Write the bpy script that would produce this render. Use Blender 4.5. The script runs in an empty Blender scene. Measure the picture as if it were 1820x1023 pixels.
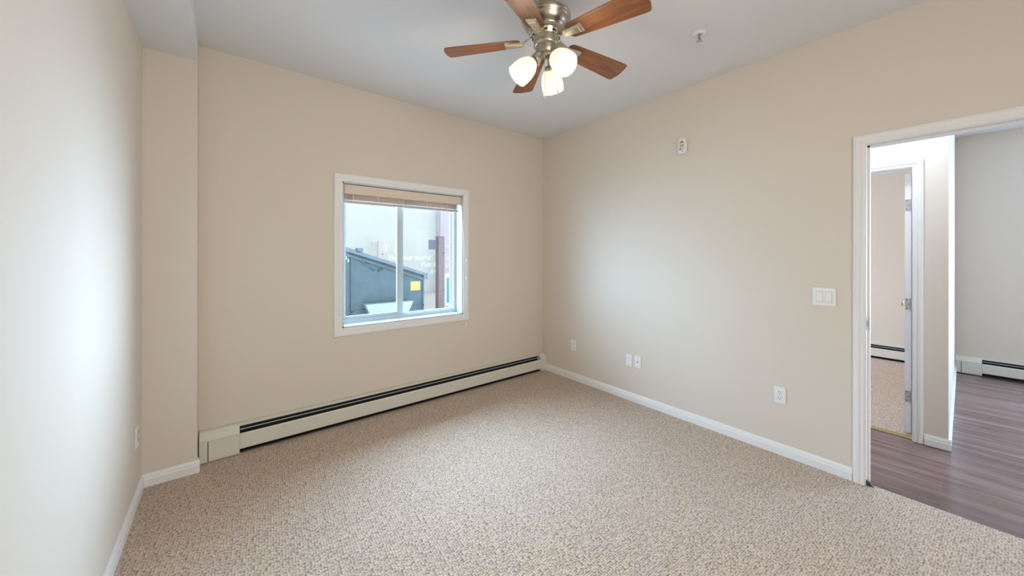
import bpy, bmesh, math, random
from mathutils import Vector, Matrix
random.seed(4)
R = math.radians
sc = bpy.context.scene
C = sc.collection

# ------------------------------------------------------------------ camera
CAMX, CAMY, CAMH, YAW = -3.0512, -3.2362, 1.40, 38.486
cd = bpy.data.cameras.new('camera'); cam = bpy.data.objects.new('camera', cd); C.objects.link(cam)
cam.location = (CAMX, CAMY, CAMH)
cam.rotation_euler = (R(90), R(-0.078), R(-YAW))
cd.sensor_width = 36; cd.lens = 639.3 / 1820 * 36
cd.shift_y = -(511.5 - 452.2) / 1820
cd.clip_start = 0.02
sc.camera = cam

# ------------------------------------------------------------------ view + world
sc.view_settings.view_transform = 'Standard'
sc.view_settings.look = 'None'
sc.view_settings.gamma = 1.0
sc.view_settings.use_curve_mapping = False
sc.view_settings.exposure = 0.03
sc.cycles.max_bounces = 12; sc.cycles.diffuse_bounces = 8; sc.cycles.transparent_max_bounces = 12
sc.cycles.use_denoising = True
sc.cycles.sample_clamp_indirect = 6
sc.cycles.caustics_reflective = False; sc.cycles.caustics_refractive = False
w = bpy.data.worlds.new('sky'); sc.world = w; w.use_nodes = True
bg = w.node_tree.nodes['Background']
bg.inputs[0].default_value = (0.92, 0.97, 1.0, 1); bg.inputs[1].default_value = 1.6

def area(name, loc, target, sx, sy, power, col, spread=180):
    l = bpy.data.lights.new(name, 'AREA'); l.shape = 'RECTANGLE'; l.size = sx; l.size_y = sy
    l.energy = power; l.color = col; l.spread = R(spread)
    o = bpy.data.objects.new(name, l); C.objects.link(o); o.location = loc
    d = Vector(target) - Vector(loc); o.rotation_euler = d.to_track_quat('-Z', 'Y').to_euler()
    return o
# daylight: added panels stand in for alley sky; openings of the rooms beyond
area('sky_fill_over', (-1.6, 2.9, 3.45), (-1.6, 0.1, 1.35), 5.0, 2.4, 680, (0.49, 0.70, 1.0), 110)  # added panel in place of the sky above the window
area('sky_fill_west', (-5.2, 2.9, 1.95), (-1.8, 0.15, 1.4), 4.4, 3.4, 340, (0.47, 0.71, 1.0), 90)  # added panel at window height, brightens the right wall
area('sky_fill_east', (2.4, 2.9, 2.0), (-1.7, 0.1, 1.4), 3.2, 3.4, 440, (0.57, 0.76, 1.0), 90)  # added panel at window height, brightens the left wall
area('bedroom_daylight', (2.6, 0.35, 1.5), (2.4, -2.2, 0.9), 1.3, 1.1, 85, (0.70, 0.80, 1.0))
area('living_room_daylight', (4.3, -5.4, 1.25), (1.2, -4.2, 1.0), 2.2, 1.9, 265, (0.52, 0.72, 1.0))
area('back_fill', (-2.3, -5.1, 1.5), (-1.9, -2.0, 1.3), 1.5, 1.4, 31, (1.0, 0.96, 0.92))  # added room fill; the window behind the camera is invented

# ------------------------------------------------------------------ materials
def mat(name, col, rough=0.6, metal=0.0, spec=0.5, bump=None, bscale=60, bdist=0.001, var=None, emit=None, estr=0):
    m = bpy.data.materials.new(name); m.use_nodes = True
    nt = m.node_tree; b = nt.nodes['Principled BSDF']
    b.inputs['Base Color'].default_value = (*col, 1); b.inputs['Roughness'].default_value = rough
    b.inputs['Metallic'].default_value = metal
    b.inputs['Specular IOR Level'].default_value = spec
    tc = nt.nodes.new('ShaderNodeTexCoord')
    nz = nt.nodes.new('ShaderNodeTexNoise'); nz.inputs['Scale'].default_value = bscale; nz.inputs['Detail'].default_value = 4
    nt.links.new(tc.outputs['Object'], nz.inputs['Vector'])
    if var:
        r = nt.nodes.new('ShaderNodeMix'); r.data_type = 'RGBA'
        r.inputs[6].default_value = (*[c * (1 - var) for c in col], 1); r.inputs[7].default_value = (*[min(1, c * (1 + var)) for c in col], 1)
        nt.links.new(nz.outputs['Fac'], r.inputs[0]); nt.links.new(r.outputs[2], b.inputs['Base Color'])
    if bump:
        bp = nt.nodes.new('ShaderNodeBump'); bp.inputs['Strength'].default_value = bump; bp.inputs['Distance'].default_value = bdist
        nt.links.new(nz.outputs['Fac'], bp.inputs['Height']); nt.links.new(bp.outputs['Normal'], b.inputs['Normal'])
    if emit:
        b.inputs['Emission Color'].default_value = (*emit, 1); b.inputs['Emission Strength'].default_value = estr
    return m

M = {}
M['wall'] = mat('beige_wall_paint', (0.70, 0.635, 0.55), 0.55, bump=0.12, bscale=220, bdist=0.0006, spec=0.35)
M['ceiling'] = mat('ceiling_paint', (0.73, 0.75, 0.77), 0.8, bump=0.25, bscale=140, bdist=0.001, spec=0.2)
M['trim'] = mat('white_trim_paint', (0.82, 0.82, 0.81), 0.35)
M['door'] = mat('white_door_paint', (0.83, 0.83, 0.83), 0.4)
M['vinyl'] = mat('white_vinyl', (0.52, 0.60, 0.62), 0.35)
M['plastic'] = mat('white_plastic', (0.84, 0.84, 0.83), 0.3, var=0.01)
M['enamel'] = mat('cream_heater_enamel', (0.70, 0.69, 0.60), 0.35, var=0.03, bscale=8)
M['damper'] = mat('grey_damper_metal', (0.62, 0.64, 0.66), 0.35, metal=0.6)
M['black'] = mat('black_gap', (0.012, 0.013, 0.015), 0.7)
M['hole'] = mat('dark_slot', (0.03, 0.03, 0.03), 0.6)
M['fin'] = mat('fin_element', (0.10, 0.11, 0.12), 0.5, metal=0.7)
M['nickel'] = mat('brushed_nickel', (0.46, 0.41, 0.33), 0.28, metal=1.0, var=0.06, bscale=30)
M['nickel_bright'] = mat('polished_nickel', (0.80, 0.73, 0.58), 0.22, metal=1.0)
M['steel'] = mat('satin_steel', (0.52, 0.54, 0.54), 0.35, metal=0.85, var=0.05)
M['valance'] = mat('cream_valance', (0.72, 0.64, 0.53), 0.5, var=0.02)
M['slat'] = mat('tan_blind_slat', (0.58, 0.43, 0.32), 0.45, var=0.10, bscale=20)
M['rail'] = mat('pale_blind_rail', (0.50, 0.49, 0.47), 0.45, var=0.02)
M['cord'] = mat('white_cord', (0.80, 0.79, 0.76), 0.6)
M['red'] = mat('red_print', (0.42, 0.05, 0.04), 0.5)
M['label_green'] = mat('yellow_green_label', (0.45, 0.43, 0.20), 0.5)
M['dark_print'] = mat('dark_print', (0.06, 0.05, 0.06), 0.5)
M['brass'] = mat('gold_threshold', (0.42, 0.30, 0.14), 0.4, metal=0.6, var=0.1)
M['rubber'] = mat('dark_rubber', (0.05, 0.05, 0.055), 0.7)
M['dumpster'] = mat('blue_grey_dumpster_steel', (0.034, 0.056, 0.064), 0.6, var=0.6, bscale=7.0, bump=0.3, bdist=0.01)
M['dumpster_lid'] = mat('dark_dumpster_lid', (0.07, 0.09, 0.105), 0.5, var=0.15, bscale=4)
M['pocket'] = mat('pale_fork_pocket', (0.24, 0.265, 0.28), 0.5, var=0.05, bscale=6)
M['sticker'] = mat('yellow_sticker', (0.42, 0.30, 0.035), 0.4, var=0.05)
M['post'] = mat('brown_pink_steel_post', (0.19, 0.135, 0.135), 0.6, var=0.1, bscale=6)
M['post_pale'] = mat('pale_pink_post', (0.66, 0.58, 0.56), 0.6, var=0.05, bscale=6)
M['plate'] = mat('slate_grey_plate', (0.10, 0.115, 0.13), 0.5, var=0.05)
M['plate_pale'] = mat('pale_grey_plate', (0.50, 0.53, 0.55), 0.5, var=0.05)
M['stucco'] = mat('pale_stucco', (0.635, 0.655, 0.635), 0.85, var=0.05, bscale=1.4, bump=0.3, bdist=0.004)
M['lilac'] = mat('lilac_siding', (0.56, 0.51, 0.57), 0.85, var=0.04, bscale=2)
M['chalk'] = mat('white_graffiti_paint', (0.92, 0.95, 0.96), 0.7)
M['green_panel'] = mat('green_panel', (0.10, 0.30, 0.27), 0.4, var=0.1)
M['pavement'] = mat('pale_pavement', (0.62, 0.58, 0.59), 0.9, var=0.08, bscale=2, bump=0.4, bdist=0.01)

def nodes(m): return m.node_tree.nodes, m.node_tree.links
# berber carpet: small looped tufts
def carpet():
    m = bpy.data.materials.new('berber_loop_carpet'); m.use_nodes = True; N, L = nodes(m); b = N['Principled BSDF']
    tc = N.new('ShaderNodeTexCoord'); mp = N.new('ShaderNodeMapping'); mp.inputs['Rotation'].default_value = (0, 0, R(4)); mp.inputs['Scale'].default_value = (84, 104, 1)
    L.new(tc.outputs['Object'], mp.inputs[0])
    v = N.new('ShaderNodeTexVoronoi'); v.voronoi_dimensions = '2D'; v.inputs['Scale'].default_value = 1; v.inputs['Randomness'].default_value = 0.62
    L.new(mp.outputs[0], v.inputs['Vector'])
    cr = N.new('ShaderNodeValToRGB'); e = cr.color_ramp
    e.elements[0].position = 0.10; e.elements[0].color = (0.66, 0.53, 0.42, 1)
    e.elements[1].position = 0.78; e.elements[1].color = (0.20, 0.13, 0.08, 1)
    x = e.elements.new(0.42); x.color = (0.52, 0.40, 0.30, 1)
    L.new(v.outputs['Distance'], cr.inputs[0])
    sp = N.new('ShaderNodeSeparateColor'); L.new(v.outputs['Color'], sp.inputs[0])
    mr = N.new('ShaderNodeMapRange'); mr.inputs[3].default_value = 0.78; mr.inputs[4].default_value = 1.18; L.new(sp.outputs[0], mr.inputs[0])
    mx = N.new('ShaderNodeMix'); mx.data_type = 'RGBA'; mx.blend_type = 'MULTIPLY'; mx.inputs[0].default_value = 1
    cc = N.new('ShaderNodeCombineColor')
    mr2 = N.new('ShaderNodeMapRange'); mr2.inputs[3].default_value = 0.86; mr2.inputs[4].default_value = 1.12; L.new(sp.outputs[1], mr2.inputs[0])
    L.new(mr.outputs[0], cc.inputs[0]); L.new(mr.outputs[0], cc.inputs[1])
    mm = N.new('ShaderNodeMath'); mm.operation = 'MULTIPLY'; L.new(mr.outputs[0], mm.inputs[0]); L.new(mr2.outputs[0], mm.inputs[1]); L.new(mm.outputs[0], cc.inputs[2])
    L.new(cr.outputs[0], mx.inputs[6]); L.new(cc.outputs[0], mx.inputs[7]); L.new(mx.outputs[2], b.inputs['Base Color'])
    b.inputs['Roughness'].default_value = 0.9; b.inputs['Specular IOR Level'].default_value = 0.15
    b.inputs['Sheen Weight'].default_value = 0.25; b.inputs['Sheen Roughness'].default_value = 0.5
    bp = N.new('ShaderNodeBump'); bp.invert = True; bp.inputs['Strength'].default_value = 0.8; bp.inputs['Distance'].default_value = 0.006
    L.new(v.outputs['Distance'], bp.inputs['Height']); L.new(bp.outputs[0], b.inputs['Normal'])
    return m
M['carpet'] = carpet()

def laminate():
    m = bpy.data.materials.new('walnut_plank_laminate'); m.use_nodes = True; N, L = nodes(m); b = N['Principled BSDF']
    tc = N.new('ShaderNodeTexCoord'); mp = N.new('ShaderNodeMapping'); mp.inputs['Rotation'].default_value = (0, 0, R(90)); L.new(tc.outputs['Object'], mp.inputs[0])
    br = N.new('ShaderNodeTexBrick'); br.offset = 0.37; br.inputs['Scale'].default_value = 1
    br.inputs['Brick Width'].default_value = 1.2; br.inputs['Row Height'].default_value = 0.155; br.inputs['Mortar Size'].default_value = 0.0012
    br.inputs['Color1'].default_value = (0.0, 0, 0, 1); br.inputs['Color2'].default_value = (1, 1, 1, 1); br.inputs['Mortar'].default_value = (0.2, 0.2, 0.2, 1)
    L.new(mp.outputs[0], br.inputs['Vector'])
    mp2 = N.new('ShaderNodeMapping'); mp2.inputs['Scale'].default_value = (15, 1.0, 1); L.new(tc.outputs['Object'], mp2.inputs[0])
    nz = N.new('ShaderNodeTexNoise'); nz.inputs['Scale'].default_value = 1; nz.inputs['Detail'].default_value = 6; nz.inputs['Roughness'].default_value = 0.62; nz.inputs['Distortion'].default_value = 0.6
    L.new(mp2.outputs[0], nz.inputs['Vector'])
    cr = N.new('ShaderNodeValToRGB'); e = cr.color_ramp
    e.elements[0].position = 0.30; e.elements[0].color = (0.095, 0.060, 0.058, 1)
    e.elements[1].position = 0.72; e.elements[1].color = (0.31, 0.20, 0.18, 1)
    L.new(nz.outputs['Fac'], cr.inputs[0])
    mx = N.new('ShaderNodeMix'); mx.data_type = 'RGBA'; mx.blend_type = 'MULTIPLY'; mx.inputs[0].default_value = 1
    mr = N.new('ShaderNodeMapRange'); mr.inputs[3].default_value = 0.82; mr.inputs[4].default_value = 1.12
    L.new(br.outputs['Color'], mr.inputs[0]); L.new(cr.outputs[0], mx.inputs[6]); L.new(mr.outputs[0], mx.inputs[7])
    L.new(mx.outputs[2], b.inputs['Base Color']); b.inputs['Roughness'].default_value = 0.27
    return m
M['laminate'] = laminate()

def walnut():
    m = bpy.data.materials.new('walnut_blade'); m.use_nodes = True; N, L = nodes(m); b = N['Principled BSDF']
    tc = N.new('ShaderNodeTexCoord'); mp = N.new('ShaderNodeMapping'); mp.inputs['Scale'].default_value = (5, 45, 10); L.new(tc.outputs['Object'], mp.inputs[0])
    nz = N.new('ShaderNodeTexNoise'); nz.inputs['Scale'].default_value = 1; nz.inputs['Detail'].default_value = 5; nz.inputs['Distortion'].default_value = 0.5; L.new(mp.outputs[0], nz.inputs['Vector'])
    cr = N.new('ShaderNodeValToRGB'); e = cr.color_ramp
    e.elements[0].position = 0.3; e.elements[0].color = (0.095, 0.031, 0.010, 1); e.elements[1].position = 0.75; e.elements[1].color = (0.27, 0.095, 0.026, 1)
    L.new(nz.outputs['Fac'], cr.inputs[0]); L.new(cr.outputs[0], b.inputs['Base Color']); b.inputs['Roughness'].default_value = 0.42; b.inputs['Specular IOR Level'].default_value = 0.8
    return m
M['walnut'] = walnut()

def glass():
    m = bpy.data.materials.new('window_glass'); m.use_nodes = True; N, L = nodes(m)
    for n in list(N):
        if n.type != 'OUTPUT_MATERIAL': N.remove(n)
    out = [n for n in N if n.type == 'OUTPUT_MATERIAL'][0]
    t = N.new('ShaderNodeBsdfTransparent'); t.inputs[0].default_value = (0.95, 0.985, 0.985, 1)
    g = N.new('ShaderNodeBsdfGlossy'); g.inputs['Roughness'].default_value = 0.02
    lw = N.new('ShaderNodeLayerWeight'); lw.inputs[0].default_value = 0.5
    pw = N.new('ShaderNodeMath'); pw.operation = 'POWER'; pw.inputs[1].default_value = 5; L.new(lw.outputs['Facing'], pw.inputs[0])
    fr = N.new('ShaderNodeMath'); fr.operation = 'MULTIPLY_ADD'; fr.inputs[1].default_value = 0.8; fr.inputs[2].default_value = 0.025; L.new(pw.outputs[0], fr.inputs[0])
    mx = N.new('ShaderNodeMixShader'); L.new(fr.outputs[0], mx.inputs[0]); L.new(t.outputs[0], mx.inputs[1]); L.new(g.outputs[0], mx.inputs[2]); L.new(mx.outputs[0], out.inputs[0])
    return m
M['glass'] = glass()
def shade_glass():
    m = bpy.data.materials.new('lit_frosted_shade'); m.use_nodes = True; N, L = nodes(m); b = N['Principled BSDF']
    b.inputs['Base Color'].default_value = (0.85, 0.80, 0.70, 1); b.inputs['Roughness'].default_value = 0.35
    b.inputs['Emission Color'].default_value = (1.0, 0.86, 0.62, 1); b.inputs['Emission Strength'].default_value = 0.80
    return m
M['shade'] = shade_glass()
M['bulb'] = mat('lit_bulb', (1, 1, 1), 0.4, emit=(1.0, 0.90, 0.74), estr=2.8)

# ------------------------------------------------------------------ mesh helpers
def box(bm, x0, x1, y0, y1, z0, z1, bev=0.0, mtx=None):
    r = bmesh.ops.create_cube(bm, size=1)
    vs = r['verts']
    sx, sy, sz = x1 - x0, y1 - y0, z1 - z0
    for v in vs:
        v.co = Vector(((x0 + x1) / 2 + v.co.x * sx, (y0 + y1) / 2 + v.co.y * sy, (z0 + z1) / 2 + v.co.z * sz))
    if bev > 0:
        es = list({e for v in vs for e in v.link_edges})
        rr = bmesh.ops.bevel(bm, geom=es, offset=bev, segments=2, affect='EDGES', clamp_overlap=True)
        vs = list({v for f in rr['faces'] for v in f.verts} | {v for v in vs if v.is_valid})
    if mtx is not None:
        allv = set(vs)
        for v in allv: v.co = mtx @ v.co
    return vs
def prism(bm, pts, axis, a, b, mtx=None):
    """closed polygon pts (2D) extruded along axis from a to b; axis x: pts=(y,z); y: (x,z); z: (x,y)"""
    def P(u, v, t):
        return {'x': Vector((t, u, v)), 'y': Vector((u, t, v)), 'z': Vector((u, v, t))}[axis]
    A = [bm.verts.new(P(u, v, a)) for u, v in pts]; B = [bm.verts.new(P(u, v, b)) for u, v in pts]
    if mtx is not None:
        for v in A + B: v.co = mtx @ v.co
    n = len(pts)
    bm.faces.new(A); bm.faces.new(B[::-1])
    for i in range(n): bm.faces.new((A[i], B[i], B[(i + 1) % n], A[(i + 1) % n]))
def lathe(bm, prof, mtx=None, seg=40, closed=False):
    rings = []
    for r, z in prof:
        if r < 1e-6: rings.append([bm.verts.new((0, 0, z))])
        else: rings.append([bm.verts.new((r * math.cos(2 * math.pi * i / seg), r * math.sin(2 * math.pi * i / seg), z)) for i in range(seg)])
    if mtx is not None:
        for q in rings:
            for v in q: v.co = mtx @ v.co
    pr = list(zip(rings, rings[1:]))
    if closed: pr.append((rings[-1], rings[0]))
    for a, b in pr:
        for i in range(seg):
            j = (i + 1) % seg
            if len(a) == 1 and len(b) == 1: continue
            if len(a) == 1: bm.faces.new((a[0], b[i], b[j]))
            elif len(b) == 1: bm.faces.new((a[i], b[0], a[j]))
            else: bm.faces.new((a[i], b[i], b[j], a[j]))
def tube(bm, pts, r, seg=8):
    pts = [Vector(p) for p in pts]; rings = []
    for i, p in enumerate(pts):
        d = (pts[min(i + 1, len(pts) - 1)] - pts[max(i - 1, 0)]).normalized()
        u = d.cross(Vector((0, 0, 1)));
        if u.length < 1e-3: u = Vector((1, 0, 0))
        u.normalize(); v = d.cross(u)
        rr = r[i] if isinstance(r, (list, tuple)) else r
        rings.append([bm.verts.new(p + u * rr * math.cos(2 * math.pi * k / seg) + v * rr * math.sin(2 * math.pi * k / seg)) for k in range(seg)])
    for a, b in zip(rings, rings[1:]):
        for k in range(seg): bm.faces.new((a[k], b[k], b[(k + 1) % seg], a[(k + 1) % seg]))
    bm.faces.new(rings[0]); bm.faces.new(rings[-1][::-1])
def casing(bm, u0, u1, v0, v1, prof, P, sides='LTRB', vbot=None):
    """mitred frame around rect u0..u1 x v0..v1; prof=[(outward, thickness)], P(u,v,t)->Vector"""
    def corners(o):
        if 'B' in sides: return [(u0 - o, v0 - o), (u0 - o, v1 + o), (u1 + o, v1 + o), (u1 + o, v0 - o)]
        return [(u0 - o, v0), (u0 - o, v1 + o), (u1 + o, v1 + o), (u1 + o, v0)]
    rows = [[bm.verts.new(P(u, v, t)) for u, v in corners(o)] for o, t in prof]
    k = 4 if 'B' in sides else 3
    n = len(rows)
    for i in range(n):
        a, b = rows[i], rows[(i + 1) % n]
        for j in range(k): bm.faces.new((a[j], a[(j + 1) % 4], b[(j + 1) % 4], b[j]))
    if 'B' not in sides:
        bm.faces.new([r[0] for r in rows]); bm.faces.new([r[3] for r in rows][::-1])
def obj(name, bm, m, parent=None, smooth=False, loc=None):
    bmesh.ops.recalc_face_normals(bm, faces=bm.faces[:])
    me = bpy.data.meshes.new(name); bm.to_mesh(me); bm.free()
    for mm in (m if isinstance(m, (list, tuple)) else [m]): me.materials.append(mm)
    if smooth:
        for p in me.polygons: p.use_smooth = True
        me.set_sharp_from_angle(angle=R(40)) if hasattr(me, 'set_sharp_from_angle') else None
    o = bpy.data.objects.new(name, me); C.objects.link(o)
    if parent is not None: o.parent = parent
    if loc is not None: o.location = loc
    return o
def B(): return bmesh.new()
def struct(name, bm, m, parent=None, **k):
    o = obj(name, bm, m, parent, **k)
    if parent is None: o['kind'] = 'structure'
    return o
def thing(name, label, cat, loc=(0, 0, 0), rotz=0, group=None):
    o = bpy.data.objects.new(name, None); C.objects.link(o); o.location = loc; o.rotation_euler = (0, 0, rotz)
    o.empty_display_size = 0.05
    o['label'] = label; o['category'] = cat
    if group: o['group'] = group
    return o
def tag(o, label, cat, group=None):
    o['label'] = label; o['category'] = cat
    if group: o['group'] = group
    return o

# ------------------------------------------------------------------ room dimensions
H = 2.815; LX = -3.446; COLX = -3.196; COLY = -0.1665; BZ = 2.642; BACK = -4.9
WX0, WX1, WZ0, WZ1 = -2.291, -1.128, 0.783, 2.010          # window opening
DY1, DY0, DH = -2.864, -3.70, 2.072                         # doorway 1
X2, XF = 1.006, 3.88                                        # hall far wall, outermost wall
PY = -3.166                                                 # partition face towards the living room
D2Y0, D2Y1, D2H = -2.990, -2.19, 2.060                      # bedroom doorway
LZ = -8.0                                                   # living room depth

# ---- floors
b = B(); box(b, LX - .1, 0.03, BACK - .1, 0.0, -0.12, 0.0); struct('floor', b, M['carpet'])
b = B(); box(b, 0.03, XF + .1, LZ, PY + .05, -0.12, -0.004); box(b, 0.03, 1.068, PY + .05, -0.9, -0.12, -0.004); struct('floor_hall', b, M['laminate'])
b = B(); box(b, 1.068, XF + .1, PY + .05, 0.0, -0.12, 0.006); struct('floor_bedroom', b, M['carpet'])
# ---- ceilings
b = B(); box(b, LX - .1, XF + .1, LZ, 0.2, H, H + .12); struct('ceiling', b, M['ceiling'])
# ---- wall with the window (also closes the next bedroom)
b = B()
box(b, LX - .1, WX0, 0, .22, -.12, H); box(b, WX1, 1.9, 0, .22, -.12, H); box(b, WX0, WX1, 0, .22, -.12, WZ0); box(b, WX0, WX1, 0, .22, WZ1, H)
box(b, 1.9, 3.3, 0, .22, -.12, .9); box(b, 1.9, 3.3, 0, .22, 2.05, H); box(b, 3.3, XF + .1, 0, .22, -.12, H)
struct('wall_back', b, M['wall'])
# ---- right wall with doorway
b = B()
box(b, 0, .115, DY1 + .018, 0, -.12, H); box(b, 0, .115, DY0 - .018, DY1 + .018, DH + .018, H); box(b, 0, .115, LZ, DY0 - .018, -.12, H)
struct('wall_right', b, M['wall'])
b = B(); box(b, LX - .12, LX, BACK, 0, -.12, H); struct('wall_left', b, M['wall'])
b = B(); box(b, LX - .1, -3.15, BACK - .12, BACK, -.12, H); box(b, -1.5, 0, BACK - .12, BACK, -.12, H); box(b, -3.15, -1.5, BACK - .12, BACK, -.12, .75); box(b, -3.15, -1.5, BACK - .12, BACK, 2.25, H); struct('wall_front', b, M['wall'])  # unseen wall, its opening added for the back fill light
b = B(); box(b, LX, COLX, COLY, 0, 0, H, 0); struct('wall_corner', b, M['wall'])
b = B(); box(b, LX, COLX, BACK, COLY, BZ, H); struct('ceiling_soffit', b, M['ceiling'])
# ---- hall wall with bedroom door, partition, far walls
b = B()
box(b, X2, X2 + .115, PY, D2Y0 - .018, -.12, H); box(b, X2, X2 + .115, D2Y1 + .018, -0.0, -.12, H); box(b, X2, X2 + .115, D2Y0 - .018, D2Y1 + .018, D2H + .018, H)
struct('wall_hall', b, M['wall'])
b = B(); box(b, X2 + .115, XF, PY, PY + .115, -.12, H); struct('wall_partition', b, M['wall'])
b = B(); box(b, .115, X2, -.95, -.83, -.12, H); struct('wall_hall_end', b, M['wall'])
b = B(); box(b, XF, XF + .12, -4.3, 0, -.12, H); box(b, XF, XF + .12, LZ, -6.5, -.12, H); box(b, XF, XF + .12, -6.5, -4.3, 2.2, H); box(b, XF, XF + .12, -6.5, -4.3, -.12, .3); struct('wall_far', b, M['wall'])
b = B(); box(b, .1, .9, LZ - .12, LZ, -.12, H); box(b, 3.1, XF + .12, LZ - .12, LZ, -.12, H); box(b, .9, 3.1, LZ - .12, LZ, -.12, .75); box(b, .9, 3.1, LZ - .12, LZ, 2.25, H); struct('wall_living_room', b, M['wall'])

# ---- baseboards
BP = [(0, 0), (.013, 0), (.013, .046), (.0105, .052), (.0095, .064), (.006, .071), (.004, .078), (0, .078)]
b = B(); prism(b, [(-d, z) for d, z in BP], 'y', DY1 + .058 + .006, -.075) if False else None
def bb_x(b, xw, sgn, y0, y1):   # runs along y on wall plane x = xw, sticking out sgn
    prism(b, [(xw + sgn * d, z) for d, z in BP], 'y', y0, y1)
def bb_y(b, yw, sgn, x0, x1):
    A = [b.verts.new((x0, yw + sgn * d, z)) for d, z in BP]; D = [b.verts.new((x1, yw + sgn * d, z)) for d, z in BP]
    b.faces.new(A); b.faces.new(D[::-1]); n = len(BP)
    for i in range(n): b.faces.new((A[i], D[i], D[(i + 1) % n], A[(i + 1) % n]))
bb_x(b, 0, -1, DY1 + .060, -.072); struct('baseboard_right', b, M['trim'])
b = B(); bb_x(b, 0, -1, BACK, DY0 - .060); struct('baseboard_right_front', b, M['trim'])
b = B(); bb_x(b, LX, 1, BACK, COLY - .013); struct('baseboard_left', b, M['trim'])
b = B(); bb_y(b, COLY, -1, LX, COLX + .013); bb_x(b, COLX, 1, COLY, -.125); struct('baseboard_corner', b, M['trim'])
b = B(); bb_y(b, BACK, 1, LX, 0); struct('baseboard_front', b, M['trim'])
b = B(); bb_x(b, X2, -1, PY - .013, D2Y0 - .062); bb_y(b, PY, -1, X2, XF - .08); struct('baseboard_hall', b, M['trim'])
b = B(); bb_x(b, X2, -1, D2Y1 + .062, -.95); struct('baseboard_hall_back', b, M['trim'])

# ---- casings
CP = [(0.004, 0), (0.004, .009), (.010, .0125), (.016, .0125), (.019, .010), (.024, .010), (.030, .015), (.036, .0165), (.045, .0165), (.048, .0135), (.053, .0135), (.0575, .010), (.0575, 0)]
b = B(); casing(b, DY0, DY1, 0, DH, CP, lambda u, v, t: Vector((-t, u, v)), sides='LTR'); tr1 = struct('trim_1', b, M['trim'])
b = B(); casing(b, DY0, DY1, 0, DH, CP, lambda u, v, t: Vector((.115 + t, u, v)), sides='LTR'); struct('trim_2', b, M['trim'])
b = B(); box(b, -.001, .116, DY1, DY1 + .018, 0, DH + .018); box(b, -.001, .116, DY0 - .018, DY0, 0, DH + .018); box(b, -.001, .116, DY0, DY1, DH, DH + .018)
box(b, .048, .085, DY1 - .010, DY1, 0, DH); box(b, .048, .085, DY0, DY0 + .010, 0, DH); box(b, .048, .085, DY0, DY1, DH - .010, DH)
dj = struct('door_1', b, M['trim'])
b = B(); box(b, .006, .046, DY1 - .0022, DY1 + .001, .945, 1.020, .0008); s = obj('strike_plate', b, M['nickel'], dj)
b = B(); box(b, .016, .032, DY1 - .0028, DY1 + .001, .965, 1.000); obj('latch_hole', b, M['hole'], s)
CP2 = [(0.004, 0), (0.004, .010), (.012, .014), (.05, .014), (.056, .010), (.062, .010), (.062, 0)]
b = B(); casing(b, D2Y0, D2Y1, 0, D2H, CP, lambda u, v, t: Vector((X2 - t, u, v)), sides='LTR'); struct('trim_3', b, M['trim'])
b = B(); box(b, X2 - .001, X2 + .116, D2Y1, D2Y1 + .018, 0, D2H + .018); box(b, X2 - .001, X2 + .116, D2Y0 - .018, D2Y0, 0, D2H + .018); box(b, X2 - .001, X2 + .116, D2Y0, D2Y1, D2H, D2H + .018)
box(b, X2 + .03, X2 + .065, D2Y0, D2Y1, D2H - .010, D2H); box(b, X2 + .03, X2 + .065, D2Y1 - .010, D2Y1, 0, D2H)
struct('door_2_frame', b, M['trim'])
# open door leaf of the bedroom, hinge edge towards the hall
lf = thing('interior_door', 'white bedroom door standing open beyond the hall, its hinge edge facing the doorway', 'door', (1.108, -2.9805, 0.02))
b = B(); box(b, 0, .76, 0, .035, 0, 2.015, .002)
for z0, z1 in ((.18, .95), (1.10, 1.86)):
    for x0, x1 in ((.11, .35), (.41, .65)):
        box(b, x0, x1, .030, .0385, z0, z1, .004); box(b, x0 + .03, x1 - .03, .036, .0405, z0 + .03, z1 - .03, .002)
obj('door_leaf', b, M['door'], lf)
for z in (.237, .955, 1.725):
    b = B(); box(b, -.0025, .0005, .0015, .0335, z, z + .089, .0006); tube(b, [(-.006, -.002, z - .002), (-.006, -.002, z + .091)], .0055, 10)
    hg = obj('hinge', b, M['steel'], lf)
    for k, (yy, zz) in enumerate(((.024, .012), (.012, .045), (.024, .078))):
        b = B(); tube(b, [(-.0035, yy, z + zz), (-.001, yy, z + zz)], .0038, 10); obj('screw', b, M['fin'], hg)
b = B()
mt = Matrix.Translation((.70, .0385, .942)) @ Matrix.Rotation(R(-90), 4, 'X')
lathe(b, [(0, -.004), (.031, -.004), (.031, .004), (.026, .009), (.012, .012), (.011, .030), (.018, .038), (.0265, .048), (.028, .058), (.024, .067), (.012, .072), (0, .073)], mt, 28)
obj('door_knob', b, M['nickel_bright'], lf, smooth=True)
# thresholds
b = B(); prism(b, [(X2 + .035, -.004), (X2 + .035, .001), (X2 + .045, .007), (X2 + .068, .010), (X2 + .072, .006), (X2 + .072, -.004)], 'y', D2Y0, D2Y1) if False else None
A = [(1.040, -.006), (1.040, .001), (1.048, .006), (1.068, .010), (1.080, .008), (1.080, -.006)]
prism(b, A, 'y', D2Y0 + .001, D2Y1 - .001); o = obj('transition_strip', b, M['brass'])
tag(o, 'golden metal transition strip on the floor of the bedroom doorway beyond the hall', 'threshold')
b = B(); prism(b, [(DY1 - .001, 0), (DY1 - .034, 0), (DY1 - .016, .022), (DY1 - .001, .03)], 'x', .001, .018)
o = obj('door_stop_wedge', b, M['rubber']); tag(o, 'tiny dark wedge on the floor at the foot of the doorway jamb', 'wedge')

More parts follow.
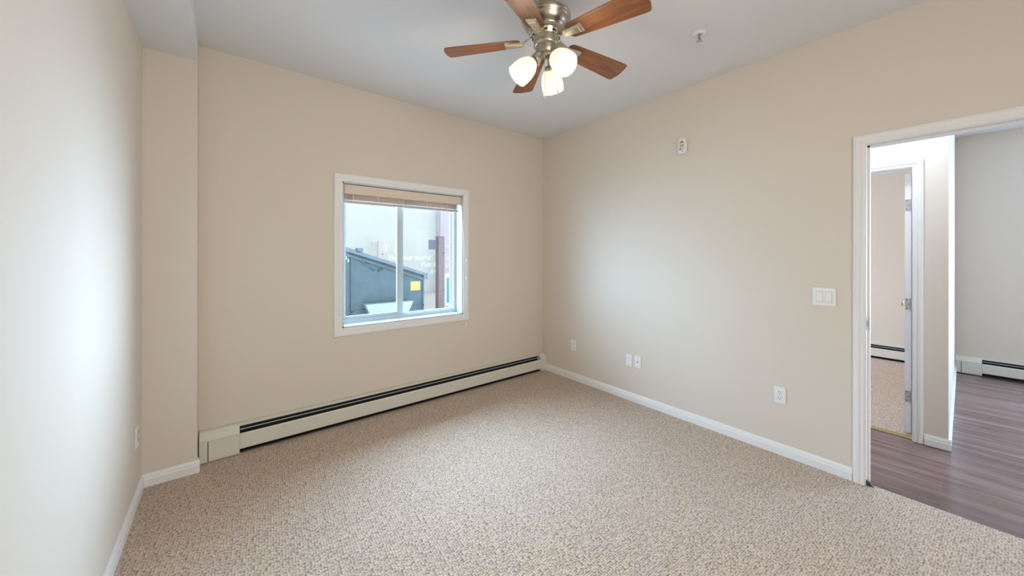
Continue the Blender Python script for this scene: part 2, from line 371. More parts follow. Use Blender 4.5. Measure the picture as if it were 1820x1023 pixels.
# ------------------------------------------------------------------ window
fy0, fy1 = .125, .20
b = B()
PW = lambda u, v, t: Vector((u, -t, v))
WP = [(0.0, 0), (0.0, .010), (.006, .013), (.022, .013), (.026, .017), (.050, .019), (.060, .017), (.0655, .012), (.0655, 0)]
casing(b, WX0, WX1, WZ0, WZ1, WP, PW); win = struct('window_1', b, M['trim'])
b = B()
t = .012
box(b, WX0, WX0 + t, .0, fy0, WZ0, WZ1); box(b, WX1 - t, WX1, .0, fy0, WZ0, WZ1); box(b, WX0, WX1, .0, fy0, WZ1 - t, WZ1); box(b, WX0, WX1, .0, fy0, WZ0 - .001, WZ0 + t)
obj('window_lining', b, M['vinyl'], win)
def rect_frame(b, x0, x1, z0, z1, y0, y1, wl, wr, wt, wb, bev=.002):
    box(b, x0, x0 + wl, y0, y1, z0, z1, bev); box(b, x1 - wr, x1, y0, y1, z0, z1, bev)
    box(b, x0 + wl - .002, x1 - wr + .002, y0, y1, z1 - wt, z1, bev); box(b, x0 + wl - .002, x1 - wr + .002, y0, y1, z0, z0 + wb, bev)
ix0, ix1, iz0, iz1 = WX0 + t, WX1 - t, WZ0 + t, WZ1 - t
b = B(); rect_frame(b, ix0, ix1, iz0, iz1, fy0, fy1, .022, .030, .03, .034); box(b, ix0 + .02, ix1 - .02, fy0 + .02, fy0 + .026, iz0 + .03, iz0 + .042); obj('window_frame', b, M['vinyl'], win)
mxl, mxr = -1.776, -1.693
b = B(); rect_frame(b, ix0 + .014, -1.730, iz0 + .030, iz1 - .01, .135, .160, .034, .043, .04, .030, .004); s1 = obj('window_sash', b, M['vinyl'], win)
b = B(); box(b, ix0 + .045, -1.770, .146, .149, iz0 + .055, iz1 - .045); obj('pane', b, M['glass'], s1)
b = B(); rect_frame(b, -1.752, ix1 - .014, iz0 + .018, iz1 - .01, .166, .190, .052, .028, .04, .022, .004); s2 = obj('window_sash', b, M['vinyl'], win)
b = B(); box(b, -1.705, ix1 - .038, .177, .180, iz0 + .036, iz1 - .045); obj('pane', b, M['glass'], s2)
b = B(); box(b, -1.752, -1.738, .128, .137, 1.30, 1.36, .003); obj('sash_latch', b, M['vinyl'], s1)

# ------------------------------------------------------------------ blind
bl = thing('window_blind', 'tan mini blind raised and stacked under a cream valance at the top of the window', 'blind', (0, 0, 0))
bx0, bx1 = WX0 + .016, WX1 - .015
b = B(); box(b, bx0, bx1, .022, .060, 1.955, 1.994, .002); obj('headrail', b, M['rail'], bl)
b = B(); box(b, bx0, bx1, .006, .016, 1.912, 1.992, .003); box(b, bx0, bx0 + .006, .006, .05, 1.912, 1.992, .001); box(b, bx1 - .006, bx1, .006, .05, 1.912, 1.992, .001); obj('valance', b, M['valance'], bl)
NS = 12
for i in range(NS):
    z = 1.8665 + i * .0072
    j = random.uniform(-.0015, .0015)
    b = B(); pts = []
    dx = random.uniform(-.002, .002)
    y0, y1 = .018 + j, .066 + j
    prof = [(y0, z), (y0 + .012, z + .0035), (y1 - .024, z + .0045), (y1 - .012, z + .0035), (y1, z), (y1, z + .0014), (y1 - .012, z + .0049), (y1 - .024, z + .0059), (y0 + .012, z + .0049), (y0, z + .0014)]
    prism(b, prof, 'x', bx0 + .004 + dx, bx1 - .026 + dx); obj('slat', b, M['slat'], bl)
b = B(); box(b, bx0 + .003, bx1 - .026, .018, .066, 1.838, 1.858, .004); obj('bottom_rail', b, M['rail'], bl)
for x in (-2.20, -1.99, -1.76, -1.52, -1.30, -1.20):
    b = B(); prism(b, [(.0155, 1.842), (.0155, 1.96), (.0165, 1.96), (.0165, 1.8375), (.067, 1.8375), (.067, 1.96), (.068, 1.96), (.068, 1.8365), (.0155, 1.8365)], 'x', x - .002, x + .002)
    obj('ladder_tape', b, M['cord'], bl)
def tassel(z, x, y, parent):
    b = B(); lathe(b, [(0, .014), (.003, .014), (.0045, .008), (.0065, -.012), (.0068, -.016), (0, -.017)], Matrix.Translation((x, y, z)), 14); obj('tassel', b, M['plastic'], parent, smooth=True)
b = B(); tube(b, [(-2.262, .035, 1.95), (-2.262, .004, 1.86), (-2.261, -.001, 1.60), (-2.260, -.002, 1.38)], .0012, 6); tube(b, [(-2.250, .035, 1.95), (-2.252, .004, 1.86), (-2.250, -.001, 1.60), (-2.246, -.002, 1.37)], .0012, 6)
cl = obj('tilt_cord', b, M['cord'], bl); tassel(1.372, -2.261, -.004, cl); tassel(1.350, -2.246, -.006, cl)
b = B(); tube(b, [(-1.155, .03, 1.95), (-1.150, .004, 1.86), (-1.118, -.016, 1.50), (-1.098, -.028, 1.33), (-1.100, -.028, 1.15), (-1.106, -.028, .70)], .0013, 6)
tube(b, [(-1.165, .03, 1.95), (-1.160, .004, 1.86), (-1.130, -.014, 1.55), (-1.108, -.026, 1.40), (-1.110, -.028, 1.20), (-1.104, -.028, .70)], .0013, 6)
cl = obj('lift_cord', b, M['cord'], bl); tassel(.685, -1.106, -.028, cl); tassel(1.345, -1.104, -.030, cl); tassel(1.16, -1.104, -.030, cl)

# ------------------------------------------------------------------ hydronic baseboard heaters
def heater(label, L, cover0, cover1, loc, rotz, gap_cover0=False):
    """local x along wall 0..L, local -y into room; covers at each end"""
    t = thing('baseboard_heater', label, 'heater', loc, rotz, 'baseboard heaters')
    hz, dp = .198, .068
    b = B(); box(b, cover0, L - cover1, -.008, -.002, .002, hz - .002); obj('back_panel', b, M['enamel'], t)
    b = B(); box(b, cover0, L - cover1, -.034, -.004, hz - .006, hz, .001); box(b, cover0, L - cover1, -.040, -.034, hz - .016, hz - .001, .001); obj('top_hood', b, M['enamel'], t)
    # front panel with rolled top
    b = B(); prism(b, [(-dp + .002, .030), (-dp - .004, .034), (-dp - .004, .132), (-dp + .001, .1395), (-dp + .006, .1395), (-dp + .006, .137), (-dp + .002, .136), (-dp, .131), (-dp, .034), (-dp + .006, .032)], 'x', cover0 + .001, L - cover1 - .001); obj('front_panel', b, M['enamel'], t)
    b = B(); prism(b, [(-.0535, .1625), (-.0500, .1655), (-.0495, .1640), (-.0530, .1610)], 'x', cover0 + .003, L - cover1 - .003); obj('damper_blade', b, M['damper'], t)
    b = B(); box(b, cover0 + .01, L - cover1 - .01, -.055, -.012, .050, .110)
    obj('fin_element', b, M['black'], t)
    b = B(); box(b, cover0, L - cover1, -.012, -.0085, .006, hz - .008); box(b, cover0, L - cover1, -.055, -.008, .004, .012); obj('inner_liner', b, M['black'], t)
    def cover(x0, x1, split, left):
        b = B()
        prism(b, [(0 - .002, 0.004), (-dp - .007, 0.004), (-dp - .007, .142), (-dp - .004, .150), (-.044, hz - .002), (-.038, hz + .002), (-.002, hz + .002)], 'x', x0, x1)
        c = obj('end_cover', b, M['enamel'], t)
        b = B(); prism(b, [(-dp - .0072, .148), (-dp - .0095, .146), (-dp - .0095, .143), (-dp - .0072, .141)], 'x', x0 + .001, x1 - .001); obj('seam_lip', b, M['enamel'], c)
        if split:
            b = B(); box(b, x0 + split, x1, -dp - .0095, -dp - .0065, .006, .141, .0006); obj('splice_plate', b, M['enamel'], c)
            b = B(); box(b, x0 + split - .005, x0 + split - .001, -dp - .0078, -dp - .0065, .006, .139); obj('seam_gap', b, M['hole'], c)
        else:
            b = B(); box(b, x0 + .002, x1 - .002, -dp - .0085, -dp - .0065, .006, .030, .0006); obj('lower_lip', b, M['enamel'], c)
        if left == 'round':
            pass
    if cover0: cover(0, cover0, .048 if cover0 > .12 else 0, True)
    if cover1: cover(L - cover1, L, 0, False)
    return t
x0 = COLX + .006
heater('long cream baseboard heater under the window, running the whole wall on the tan carpet', -.004 - x0, -2.975 - x0, .088, (x0, 0, 0), 0)
# hidden-side pieces: in far rooms local x runs along -y
heater('cream baseboard heater standing on the dark wood floor beyond the doorway', 1.12, .196, .07, (XF, PY - .002, 0), R(-90))
heater('cream baseboard heater on the carpet of the far bedroom, seen through the inner doorway', 2.6, .09, .09, (XF, -.35, .006), R(-90))

# ------------------------------------------------------------------ wall plates
def plate(label, cat, name, loc, rotz, w=.068, h=.113, kind='outlet'):
    """local: plate in xz plane, facing -y"""
    t = thing(name, label, cat, loc, rotz, 'wall outlets' if kind == 'outlet' else None)
    b = B(); box(b, -w / 2, w / 2, -.006, .0, -h / 2, h / 2, .002); pl = obj('cover_plate', b, M['plastic'], t)
    if kind == 'outlet':
        for zc in (.0195, -.0195):
            b = B(); box(b, -.0165, .0165, -.0085, -.005, zc - .0135, zc + .0135, .003); r = obj('receptacle', b, M['plastic'], t)
            b = B(); box(b, -.0085, -.0060, -.0092, -.0083, zc - .002, zc + .0075); box(b, .0060, .0085, -.0092, -.0083, zc - .002, zc + .0062)
            tube(b, [(0, -.0092, zc - .0075), (0, -.0082, zc - .0075)], .0028, 10); obj('slot', b, M['hole'], r)
        b = B(); tube(b, [(0, -.0075, 0), (0, -.005, 0)], .003, 10); obj('screw', b, M['steel'], t)
    elif kind == 'rocker':
        for xc in (-.023, .023):
            b = B(); prism(b, [(-.0055, -.033), (-.0060, -.033), (-.0115, -.031), (-.0075, .0), (-.0085, .031), (-.0058, .033), (-.0055, .033)], 'x', xc - .0155, xc + .0155); obj('rocker_switch', b, M['plastic'], t)
        b = B()
        for xc in (-.023, .023):
            box(b, xc - .0175, xc + .0175, -.0066, -.0055, -.0352, .0352)
        obj('rocker_surround', b, M['rail'], t)
    elif kind == 'coax':
        b = B(); tube(b, [(0, -.008, 0), (0, -.005, 0)], .010, 18); obj('jack_ring', b, M['plastic'], t)
        b = B(); tube(b, [(0, -.010, 0), (0, -.0078, 0)], .0055, 14); obj('jack', b, M['hole'], t)
        for z in (.042, -.042):
            b = B(); tube(b, [(0, -.0068, z), (0, -.005, z)], .003, 10); obj('screw', b, M['rail'], t)
    elif kind == 'phone':
        b = B(); box(b, -.013, .013, -.0085, -.005, .006, .030, .002); j = obj('jack_insert', b, M['plastic'], t)
        b = B(); box(b, -.006, .006, -.0088, -.0080, .010, .018); obj('jack_opening', b, M['rail'], j)
        b = B(); tube(b, [(0, -.0068, -.042), (0, -.005, -.042)], .003, 10); obj('screw', b, M['rail'], t)
    return t
RZ = R(-90)   # -y local -> -x world
plate('white duplex outlet low on the right wall nearest the doorway', 'outlet', 'wall_outlet', (0, -2.430, .4165), RZ)
plate('white double rocker light switch on the right wall beside the doorway', 'light switch', 'light_switch', (0, -2.668, 1.128), RZ, .119, .115, 'rocker')
plate('small white outlet low on the right wall closest to the heater corner', 'outlet', 'wall_outlet', (0, -.512, .3865), RZ)
plate('plain white jack plate, left one of the adjacent pair on the right wall', 'wall plate', 'phone_jack_plate', (0, -1.222, .384), RZ, kind='phone')
plate('white plate with dark round jack, right one of the adjacent pair', 'wall plate', 'coax_jack_plate', (0, -1.316, .388), RZ, kind='coax')
plate('white outlet low on the bright left wall, seen nearly edge on', 'outlet', 'wall_outlet', (LX, -.335, .372), R(90))

# alarm on the right wall
al = thing('carbon_monoxide_alarm', 'small white upright alarm with red print high on the right wall', 'alarm', (0, -1.746, 2.320), RZ)
b = B(); box(b, -.034, .034, -.030, 0, -.060, .064, .006); obj('alarm_body', b, M['plastic'], al)
b = B(); box(b, -.020, .018, -.0308, -.0298, .030, .038); box(b, -.006, .004, -.0308, -.0298, .038, .047); obj('red_print', b, M['red'], al)
b = B(); box(b, -.020, .018, -.0308, -.0298, .018, .026); obj('pink_print', b, mat('pale_red_print', (.72, .45, .42), .5), al)
b = B(); box(b, -.020, .018, -.0312, -.0298, -.006, .014, .001); obj('display', b, M['label_green'], al)
b = B(); tube(b, [(-.014, -.0335, -.024), (-.014, -.029, -.024)], .0065, 14); obj('test_button', b, M['dark_print'], al)
b = B(); box(b, -.002, .014, -.0312, -.0298, -.028, -.019); box(b, -.004, .006, -.0312, -.0298, -.048, -.040); obj('dark_print', b, mat('grey_print', (.35, .33, .36), .5), al)

# sprinkler head on ceiling
sp = thing('sprinkler_head', 'small sprinkler head with a round white escutcheon on the ceiling', 'sprinkler', (-.686, -2.181, H))
b = B(); lathe(b, [(0, 0), (.040, 0), (.040, -.003), (.033, -.009), (.022, -.012), (.016, -.008), (0, -.008)], None, 30); obj('escutcheon', b, M['plastic'], sp, smooth=True)
b = B(); lathe(b, [(0, -.006), (.010, -.006), (.010, -.022), (.006, -.026), (0, -.026)], None, 16); obj('sprinkler_body', b, M['steel'], sp, smooth=True)
b = B(); tube(b, [(0, 0, -.026), (0, 0, -.046)], .0028, 8); obj('glass_bulb', b, mat('red_bulb_fluid', (.25, .03, .02), .3), sp)
b = B(); tube(b, [(.009, 0, -.020), (.015, 0, -.032), (.003, 0, -.048)], .0022, 6); tube(b, [(-.009, 0, -.020), (-.015, 0, -.032), (-.003, 0, -.048)], .0022, 6); obj('sprinkler_arm', b, M['steel'], sp)
b = B(); lathe(b, [(0, -.048), (.016, -.049), (.017, -.051), (0, -.051)], None, 20); obj('deflector', b, M['steel'], sp)

# ------------------------------------------------------------------ ceiling fan
FX, FY = -1.699, -1.828
fan = thing('ceiling_fan', 'brushed nickel ceiling fan with five walnut blades and three lit frosted shades', 'ceiling fan', (FX, FY, H))
Z = lambda z: z - H
b = B(); lathe(b, [(0, 0), (.066, 0), (.066, -.012), (.060, -.030), (.046, -.050), (.026, -.062), (.019, -.062), (.019, -.05), (0, -.05)], None, 40); obj('canopy', b, M['nickel'], fan, smooth=True)
b = B(); lathe(b, [(0, -.045), (.012, -.045), (.012, Z(2.695)), (0, Z(2.695))], None, 20); lathe(b, [(.012, -.068), (.018, -.072), (.018, -.085), (.012, -.090)], None, 20); obj('downrod', b, M['nickel'], fan, smooth=True)
HP = [(0, 2.703), (.035, 2.703), (.045, 2.698), (.100, 2.694), (.124, 2.688), (.132, 2.680), (.1325, 2.672), (.129, 2.668), (.1325, 2.664), (.131, 2.657), (.126, 2.653), (.1235, 2.645), (.116, 2.628), (.106, 2.616), (.096, 2.609), (.094, 2.604), (.088, 2.601), (.0875, 2.596), (.080, 2.592), (0, 2.592)]
b = B(); lathe(b, [(r, Z(z)) for r, z in HP], None, 56); hs = obj('motor_housing', b, M['nickel'], fan, smooth=True)
b = B(); lathe(b, [(0, Z(2.596)), (.079, Z(2.596)), (.078, Z(2.590)), (.066, Z(2.568)), (0, Z(2.568))], None, 48); vr = obj('vent_ring', b, M['nickel_bright'], fan, smooth=True)
for k in range(10):
    b = B()
    m_ = Matrix.Rotation(R(36 * k + 10), 4, 'Z') @ Matrix.Translation((.0725, 0, Z(2.5795))) @ Matrix.Rotation(R(-28), 4, 'Y')
    box(b, -.001, .0022, -.008, .008, -.009, .009, 0, m_)
    obj('vent_slot', b, M['hole'], vr)
SP = [(0, 2.570), (.062, 2.570), (.069, 2.566), (.070, 2.558), (.066, 2.554), (.066, 2.526), (.062, 2.521), (.057, 2.519), (.0555, 2.497), (.048, 2.481), (.030, 2.474), (0, 2.473)]
b = B(); lathe(b, [(r, Z(z)) for r, z in SP], None, 48); sh = obj('switch_housing', b, M['nickel'], fan, smooth=True)
b = B(); lathe(b, [(.0665, Z(2.532)), (.0675, Z(2.530)), (.0675, Z(2.527)), (.0665, Z(2.525))], None, 48, closed=True); obj('trim_ring', b, M['nickel_bright'], sh, smooth=True)
BZl = Z(2.556); BR = .554
def blade_bm():
    # outline (radius, lateral), slightly flared, tip with rounded corners, edges slightly skewed
    top, bot = [], []
    n = 10
    r0, r1 = .140, BR
    def hw(t): return .050 + .022 * (t ** .8)
    up = [(r0, .030)] + [(r0 + .008, .042)] + [(r0 + .02 + (r1 - .03 - r0 - .02) * i / n, hw(i / n)) for i in range(n + 1)]
    up += [(r1 - .012, hw(1) - .0015), (r1 - .004, hw(1) - .010)]
    tipm = [(r1 + .004, .03), (r1 + .006, 0), (r1 + .004, -.03)]
    lo = [(x, -y) for x, y in reversed(up)]
    out = up + tipm + lo
    b = B()
    th = .0052
    T = [b.verts.new((x, y, th / 2)) for x, y in out]; L_ = [b.verts.new((x, y, -th / 2)) for x, y in out]
    b.faces.new(T); b.faces.new(L_[::-1])
    for i in range(len(out)): b.faces.new((T[i], L_[i], L_[(i + 1) % len(out)], T[(i + 1) % len(out)]))
    bmesh.ops.recalc_face_normals(b, faces=b.faces[:])
    es = [e for e in b.edges if abs(e.verts[0].co.z - e.verts[1].co.z) < 1e-6]
    bmesh.ops.bevel(b, geom=es, offset=.0014, segments=1, affect='EDGES')
    return b
def iron_bm():
    b = B()
    # arm from the rotor to the blade, then tapered plate below the blade with raised border
    pts = [(.055, .016, .034), (.085, .015, .026), (.118, .017, .006), (.140, .020, -.006)]
    prev = None
    for i, (x, hwid, z) in enumerate(pts):
        ring = [b.verts.new((x, -hwid, z + .003)), b.verts.new((x, hwid, z + .003)), b.verts.new((x, hwid, z - .003)), b.verts.new((x, -hwid, z - .003))]
        if prev:
            for k in range(4): b.faces.new((prev[k], prev[(k + 1) % 4], ring[(k + 1) % 4], ring[k]))
        else: b.faces.new(ring)
        prev = ring
    b.faces.new(prev[::-1])
    def plate_(x0, x1, w0, w1, z0, z1, inset):
        bot = [(x0 + inset, -w0 + inset), (x1 - inset, -w1 + inset), (x1 - inset, w1 - inset), (x0 + inset, w0 - inset)]
        top = [(x0, -w0), (x1, -w1), (x1, w1), (x0, w0)]
        A = [b.verts.new((x, y, z1)) for x, y in top]; D = [b.verts.new((x, y, z0)) for x, y in bot]
        b.faces.new(A); b.faces.new(D[::-1])
        for k in range(4): b.faces.new((A[k], D[k], D[(k + 1) % 4], A[(k + 1) % 4]))
    plate_(.118, .226, .019, .029, -.0125, -.003, .004)
    plate_(.126, .213, .013, .021, -.0155, -.0120, .0025)
    return b
mb = blade_bm(); blade_me = None
pitch = R(11)
for k in range(5):
    az = R(135.4 + 72 * k)
    rot = (pitch, 0, az)
    # pitch raises the clockwise edge
    mtx = Matrix.Rotation(az, 4, 'Z') @ Matrix.Rotation(R(3.7), 4, 'Y') @ Matrix.Rotation(-pitch, 4, 'X')
    if k == 0:
        bo = obj('fan_blade', mb, M['walnut'], fan); blade_me = bo.data
        io = obj('blade_iron', iron_bm(), M['nickel_bright'], fan); iron_me = io.data
    else:
        bo = bpy.data.objects.new('fan_blade', blade_me); C.objects.link(bo); bo.parent = fan
        io = bpy.data.objects.new('blade_iron', iron_me); C.objects.link(io); io.parent = fan
    bo.matrix_local = Matrix.Translation((0, 0, BZl)) @ mtx
    io.matrix_local = Matrix.Translation((0, 0, BZl)) @ mtx
# light kit
shade_prof_out = [(.024, 0), (.030, .004), (.040, .016), (.051, .036), (.058, .060), (.061, .084), (.0615, .104), (.060, .124)]
shade_prof = shade_prof_out + [(r - .003, z) for r, z in reversed(shade_prof_out)]
for k, (azd, tilt) in enumerate(((150, 45), (266, 49), (30, 44))):
    az = R(azd); tl = R(tilt)
    ax = Vector((math.cos(az) * math.sin(tl), math.sin(az) * math.sin(tl), -math.cos(tl)))
    start = Vector((math.cos(az) * .040, math.sin(az) * .040, Z(2.492)))
    neck = Vector((math.cos(az) * .070, math.sin(az) * .070, Z(2.438)))
    b = B(); mid = start.lerp(neck, .5) + Vector((math.cos(az) * .012, math.sin(az) * .012, .004))
    tube(b, [start, mid, neck], .0095, 12)
    arm = obj('lamp_arm', b, M['nickel'], fan, smooth=True)
    q = ax.to_track_quat('Z', 'Y').to_matrix().to_4x4()
    T0 = Matrix.Translation(neck) @ q
    b = B(); lathe(b, [(0, -.012), (.022, -.012), (.027, -.006), (.029, .002), (.029, .012), (.026, .012), (.026, .003), (0, .003)], T0, 28); obj('socket_cup', b, M['nickel'], arm, smooth=True)
    b = B(); lathe(b, shade_prof, T0, 40, closed=True); so = obj('lamp_shade', b, M['shade'], fan, smooth=True)
    b = B(); lathe(b, [(0, .004), (.012, .004), (.014, .022), (.024, .044), (.029, .062), (.028, .078), (.020, .092), (.008, .099), (0, .100)], T0, 24); bb = obj('light_bulb', b, M['bulb'], so, smooth=True)
    pl = bpy.data.lights.new('fan_lamp', 'POINT'); pl.energy = 4.6; pl.color = (1.0, 0.79, 0.54); pl.shadow_soft_size = .045
    po = bpy.data.objects.new('fan_lamp', pl); C.objects.link(po); po.location = Vector((FX, FY, H)) + neck + ax * .135
# pull chains
rt = Vector((math.cos(R(YAW)), -math.sin(R(YAW)), 0)); fw = Vector((math.sin(R(YAW)), math.cos(R(YAW)), 0))
for off, z1, z0 in ((rt * -.010 + fw * -.035, 2.48, 2.258), (rt * .062 + fw * -.03, 2.53, 2.29)):
    b = B(); zz = z1
    p = off
    tube(b, [(p.x, p.y, Z(z1)), (p.x, p.y, Z(z0))], .0009, 6)
    while zz > z0:
        bmesh.ops.create_icosphere(b, subdivisions=1, radius=.0018, matrix=Matrix.Translation((p.x, p.y, Z(zz)))); zz -= .0048
    ch = obj('pull_chain', b, M['nickel'], fan)
    b = B(); lathe(b, [(0, .014), (.002, .013), (.0042, 0), (.0040, -.016), (.002, -.019), (0, -.019)], Matrix.Translation((p.x, p.y, Z(z0 - .012))), 14); obj('chain_pendant', b, M['nickel'], ch, smooth=True)

# hall lamp above the hall, out of frame
hl = thing('ceiling_lamp', 'round flush white lamp on the hall ceiling just inside the doorway', 'ceiling lamp', (.56, -2.75, H))
b = B(); lathe(b, [(0, 0), (.15, 0), (.15, -.02), (.135, -.02), (0, -.02)], None, 36); obj('lamp_base', b, M['plastic'], hl, smooth=True)
b = B(); lathe(b, [(.135, -.02), (.13, -.045), (.10, -.07), (.05, -.083), (0, -.087)], None, 36); obj('lamp_shade', b, mat('lit_hall_diffuser', (.9, .88, .85), .4, emit=(.9, .93, 1), estr=1.6), hl, smooth=True)
pl = bpy.data.lights.new('hall_lamp', 'POINT'); pl.energy = 28; pl.color = (.68, .80, 1.0); pl.shadow_soft_size = .1
po = bpy.data.objects.new('hall_lamp', pl); C.objects.link(po); po.location = (.56, -2.75, H - .20)

# ------------------------------------------------------------------ outdoors
GZ = .15
b = B(); box(b, -9, 12, .25, 16, GZ - .2, GZ); o = struct('ground', b, M['pavement'])
def at_text(s, size, x, z, y, slant=0):
    cu = bpy.data.curves.new('t', 'FONT'); cu.body = s; cu.size = size; cu.extrude = .004; cu.offset = .006; cu.shear = slant
    to = bpy.data.objects.new('t', cu); C.objects.link(to)
    dg = bpy.context.evaluated_depsgraph_get(); dg.update()
    me = bpy.data.meshes.new_from_object(to.evaluated_get(dg)); bpy.data.objects.remove(to)
    me.transform(Matrix.Translation((x, y, z)) @ Matrix.Rotation(R(90), 4, 'X'))
    return me
WY = 7.6
nb = thing('neighbour_building', 'pale stucco building wall with white graffiti across the alley outside the window', 'building', (0, WY, GZ))
b = B(); box(b, -9, 2.40, 0, .3, -.1, 6.0); obj('stucco_wall', b, M['stucco'], nb)
b = B(); box(b, -9, 2.40, -.04, -.001, .0, .06); obj('wall_footing', b, M['pavement'], nb)
def graffiti(s, size, x, z, slant=.15):
    me = at_text(s, size, x, z, -.006, slant); me.materials.append(M['chalk'])
    o = bpy.data.objects.new('graffiti', me); C.objects.link(o); o.parent = nb
def UZ(px, py, Y):   # pixel of the photograph -> point on the plane y = Y
    r_ = Vector((math.cos(R(YAW)), -math.sin(R(YAW)))); f_ = Vector((math.sin(R(YAW)), math.cos(R(YAW))))
    d = f_ + r_ * ((px - 910) / 639.3); t_ = (Y - CAMY) / d.y
    return CAMX + t_ * d.x, CAMH + (452.2 - py) / 639.3 * t_
for s, px, py, sz in (('I', 683, 447, .30), ('W', 697, 450, .30), ('Not your toured', 690, 462, .20), ('Butt bu', 748, 474, .21), ('Re s', 764, 487, .20)):
    x, z = UZ(px, py, WY); graffiti(s, sz, x, z - GZ)
lb = thing('lilac_building', 'lilac building corner at the right of the alley behind the brown post', 'building', (0, WY - .35, GZ))
xL, _ = UZ(783, 450, WY - .35)
b = B(); box(b, xL, 8, 0, .30, -.1, 6.0); obj('siding_wall', b, M['lilac'], lb)
for pl_ in (((792, 438), (799, 437), (802, 441)), ((793, 458), (795, 461), (802, 455)), ((793, 468), (794, 476)), ((797, 470), (800, 475))):
    b = B(); q = [UZ(*a, WY - .36) for a in pl_]
    tube(b, [(a, -.01, c - GZ) for a, c in q], .018, 6)
    obj('graffiti', b, M['chalk'], lb)
# dumpster
DYF = 2.6
dm = thing('dumpster', 'big blue-grey steel dumpster with sloping lid and yellow sticker right outside the window', 'dumpster', (-1.2, DYF, GZ))
def dl(px, py, Y=DYF):
    x, z = UZ(px, py, Y); return x + 1.2, z - GZ
xr = dl(753, 500)[0]; xl = -1.25
_, zr = dl(753, 488); xA, zA = dl(616, 444); sl = (zr - zA) / (xr - xA)
zl = zr + sl * (xl - xr)
b = B(); prism(b, [(xl, .12), (xr, .12), (xr, zr), (xl, zl)], 'y', 0, 1.7); bd = obj('dumpster_body', b, M['dumpster'], dm)
b = B(); xo = dl(758, 488)[0]
prism(b, [(xl - .05, zl - sl * -.05 - .01), (xo, zr + sl * (xo - xr) - .01), (xo, zr + sl * (xo - xr) + .035), (xl - .05, zl + .05)], 'y', -.05, 1.75)
prism(b, [(xr - .02, zr - .075), (xo, zr - .075), (xo, zr + .01), (xr - .02, zr + .02)], 'y', -.045, 1.74)
ld = obj('dumpster_lid', b, M['dumpster_lid'], dm)
b = B(); q = dl(638, 446); box(b, q[0] - .05, q[0] + .05, -.06, .05, q[1] - .02, q[1] + .045, .01); obj('lid_hinge', b, M['dumpster_lid'], ld)
b = B(); prism(b, [(xl, zl - .10), (xr, zr - .10), (xr, zr - .06), (xl, zl - .06)], 'y', -.035, 0)
for a, c in (((640, 463), (666, 481)), ((672, 482), (686, 474)), ((650, 470), (700, 470))):
    xa, za = dl(*a); xc, zc = dl(*c); tube(b, [(xa, -.015, za), (xc, -.015, zc)], .014, 6)
for px in (625, 752): 
    xa, _ = dl(px, 500); 
    ztop = zr + sl * (xa - xr) - .08
    box(b, xa - .02, xa + .012, -.02, .0, .13, ztop, .004)
box(b, xl, xr, -.02, 0, .36, .385, .004)
obj('side_rib', b, M['dumpster'], bd)
(xa, za), (xb, _), (xc, zc), (xd, _) = dl(645, 540), dl(728, 531), dl(655, 560), dl(722, 552)
b = B()
A = [(xa, 0, za), (xb, 0, za), (xb, -.16, za), (xa, -.16, za)]; D = [(xc, 0, zc), (xd, 0, zc), (xd, -.10, zc), (xc, -.10, zc)]
va = [b.verts.new(v) for v in A]; vd = [b.verts.new(v) for v in D]
b.faces.new(va); b.faces.new(vd[::-1])
for k in range(4): b.faces.new((va[k], vd[k], vd[(k + 1) % 4], va[(k + 1) % 4]))
obj('fork_pocket', b, M['pocket'], dm)
(xa, za), (xb, zb) = dl(730, 500.5), dl(746.5, 515)
b = B(); box(b, xa, xb, -.004, .001, zb, za); st = obj('warning_sticker', b, M['sticker'], dm)
b = B(); ww = xb - xa
box(b, xa + .08 * ww, xa + .13 * ww, -.0055, -.003, za - .035, za - .012)
for i in range(9):
    box(b, xa + (.20 + .08 * i) * ww, xa + (.25 + .08 * i) * ww, -.0055, -.003, za - .030 - .003 * (i % 3), za - .014)
obj('sticker_print', b, mat('sticker_brown_print', (.35, .25, .08), .5), st)
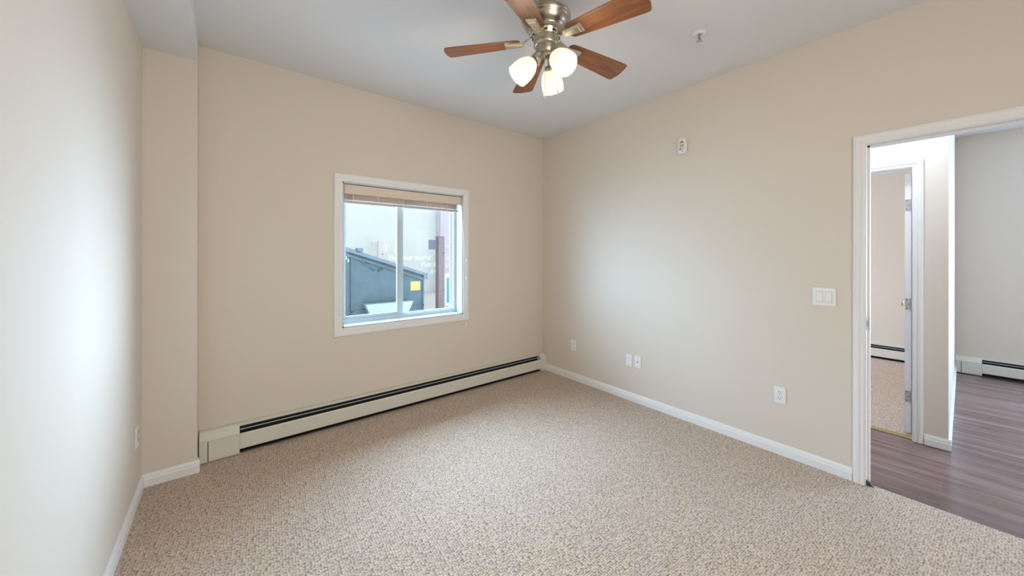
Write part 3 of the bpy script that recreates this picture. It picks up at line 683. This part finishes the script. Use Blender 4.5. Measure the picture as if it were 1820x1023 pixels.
for sx_ in (xl + .15, xr - .15):
    for yy in (.2, 1.5):
        b = B(); tube(b, [(sx_ - .025, yy, .07), (sx_ + .025, yy, .07)], .07, 20); box(b, sx_ - .035, sx_ + .035, yy - .04, yy + .04, .10, .125); obj('caster', b, M['rubber'], dm)
# gate posts
def post(label, Y, pxl, pxr, pyt, plate_px, m1, m2):
    x0, z = UZ(pxl, pyt, Y); x1, _ = UZ(pxr, pyt, Y); w_ = (x1 - x0) * .80
    t = thing('gate_post', label, 'post', ((x0 + x1) / 2, Y + w_ / 2, GZ), 0, 'gate posts')
    h_ = z - GZ
    b = B(); box(b, -w_ / 2, w_ / 2, -w_ / 2, w_ / 2, 0, h_, .008); obj('post_tube', b, m1, t)
    b = B(); box(b, -w_ / 2 - .004, w_ / 2 + .004, -w_ / 2 - .004, w_ / 2 + .004, h_ - .001, h_ + .006, .002); obj('post_cap', b, m1, t)
    (pa, pb, pc, pd) = plate_px
    xa, za = UZ(pa, pb, Y); _, zb = UZ(pc, pd, Y)
    b = B(); box(b, xa - t.location.x, -w_ / 2 + .01, -.012, .012, zb - GZ, za - GZ, .002); obj('mounting_plate', b, m2, t)
    for f in (.28, .78):
        b = B(); tube(b, [(w_ * .3, -w_ / 2 - .012, h_ * f), (w_ * .3, -w_ / 2, h_ * f)], .016, 10); obj('bolt', b, M['hole'], t)
post('brown pink square post with a slate plate, standing right of the dumpster', 4.0, 778, 791.5, 420, (765, 426, 765, 443), M['post'], M['plate'])
post('pale pink post with a light grey plate rising behind the dumpster lid', 6.9, 672, 682, 429, (662, 431, 662, 442), M['post_pale'], M['plate_pale'])
# white framed green cabinet right of the post
Y = 4.7; xa, za = UZ(791.5, 487, Y); xg, zg = UZ(794, 493, Y)
cb = thing('utility_cabinet', 'white cabinet with a green door panel standing behind the brown post outside', 'cabinet', (xa, Y, GZ))
b = B(); box(b, 0, .62, 0, .4, 0, za - GZ, .01); obj('cabinet_body', b, mat('white_cabinet_paint', (.76, .77, .80), .5, var=.03), cb)
b = B(); box(b, xg - xa, .55, -.012, .002, .06, zg - GZ, .004); gd = obj('cabinet_door', b, M['green_panel'], cb)
b = B(); box(b, .47, .49, -.03, -.010, .35, .45, .003); obj('cabinet_handle', b, M['steel'], gd)
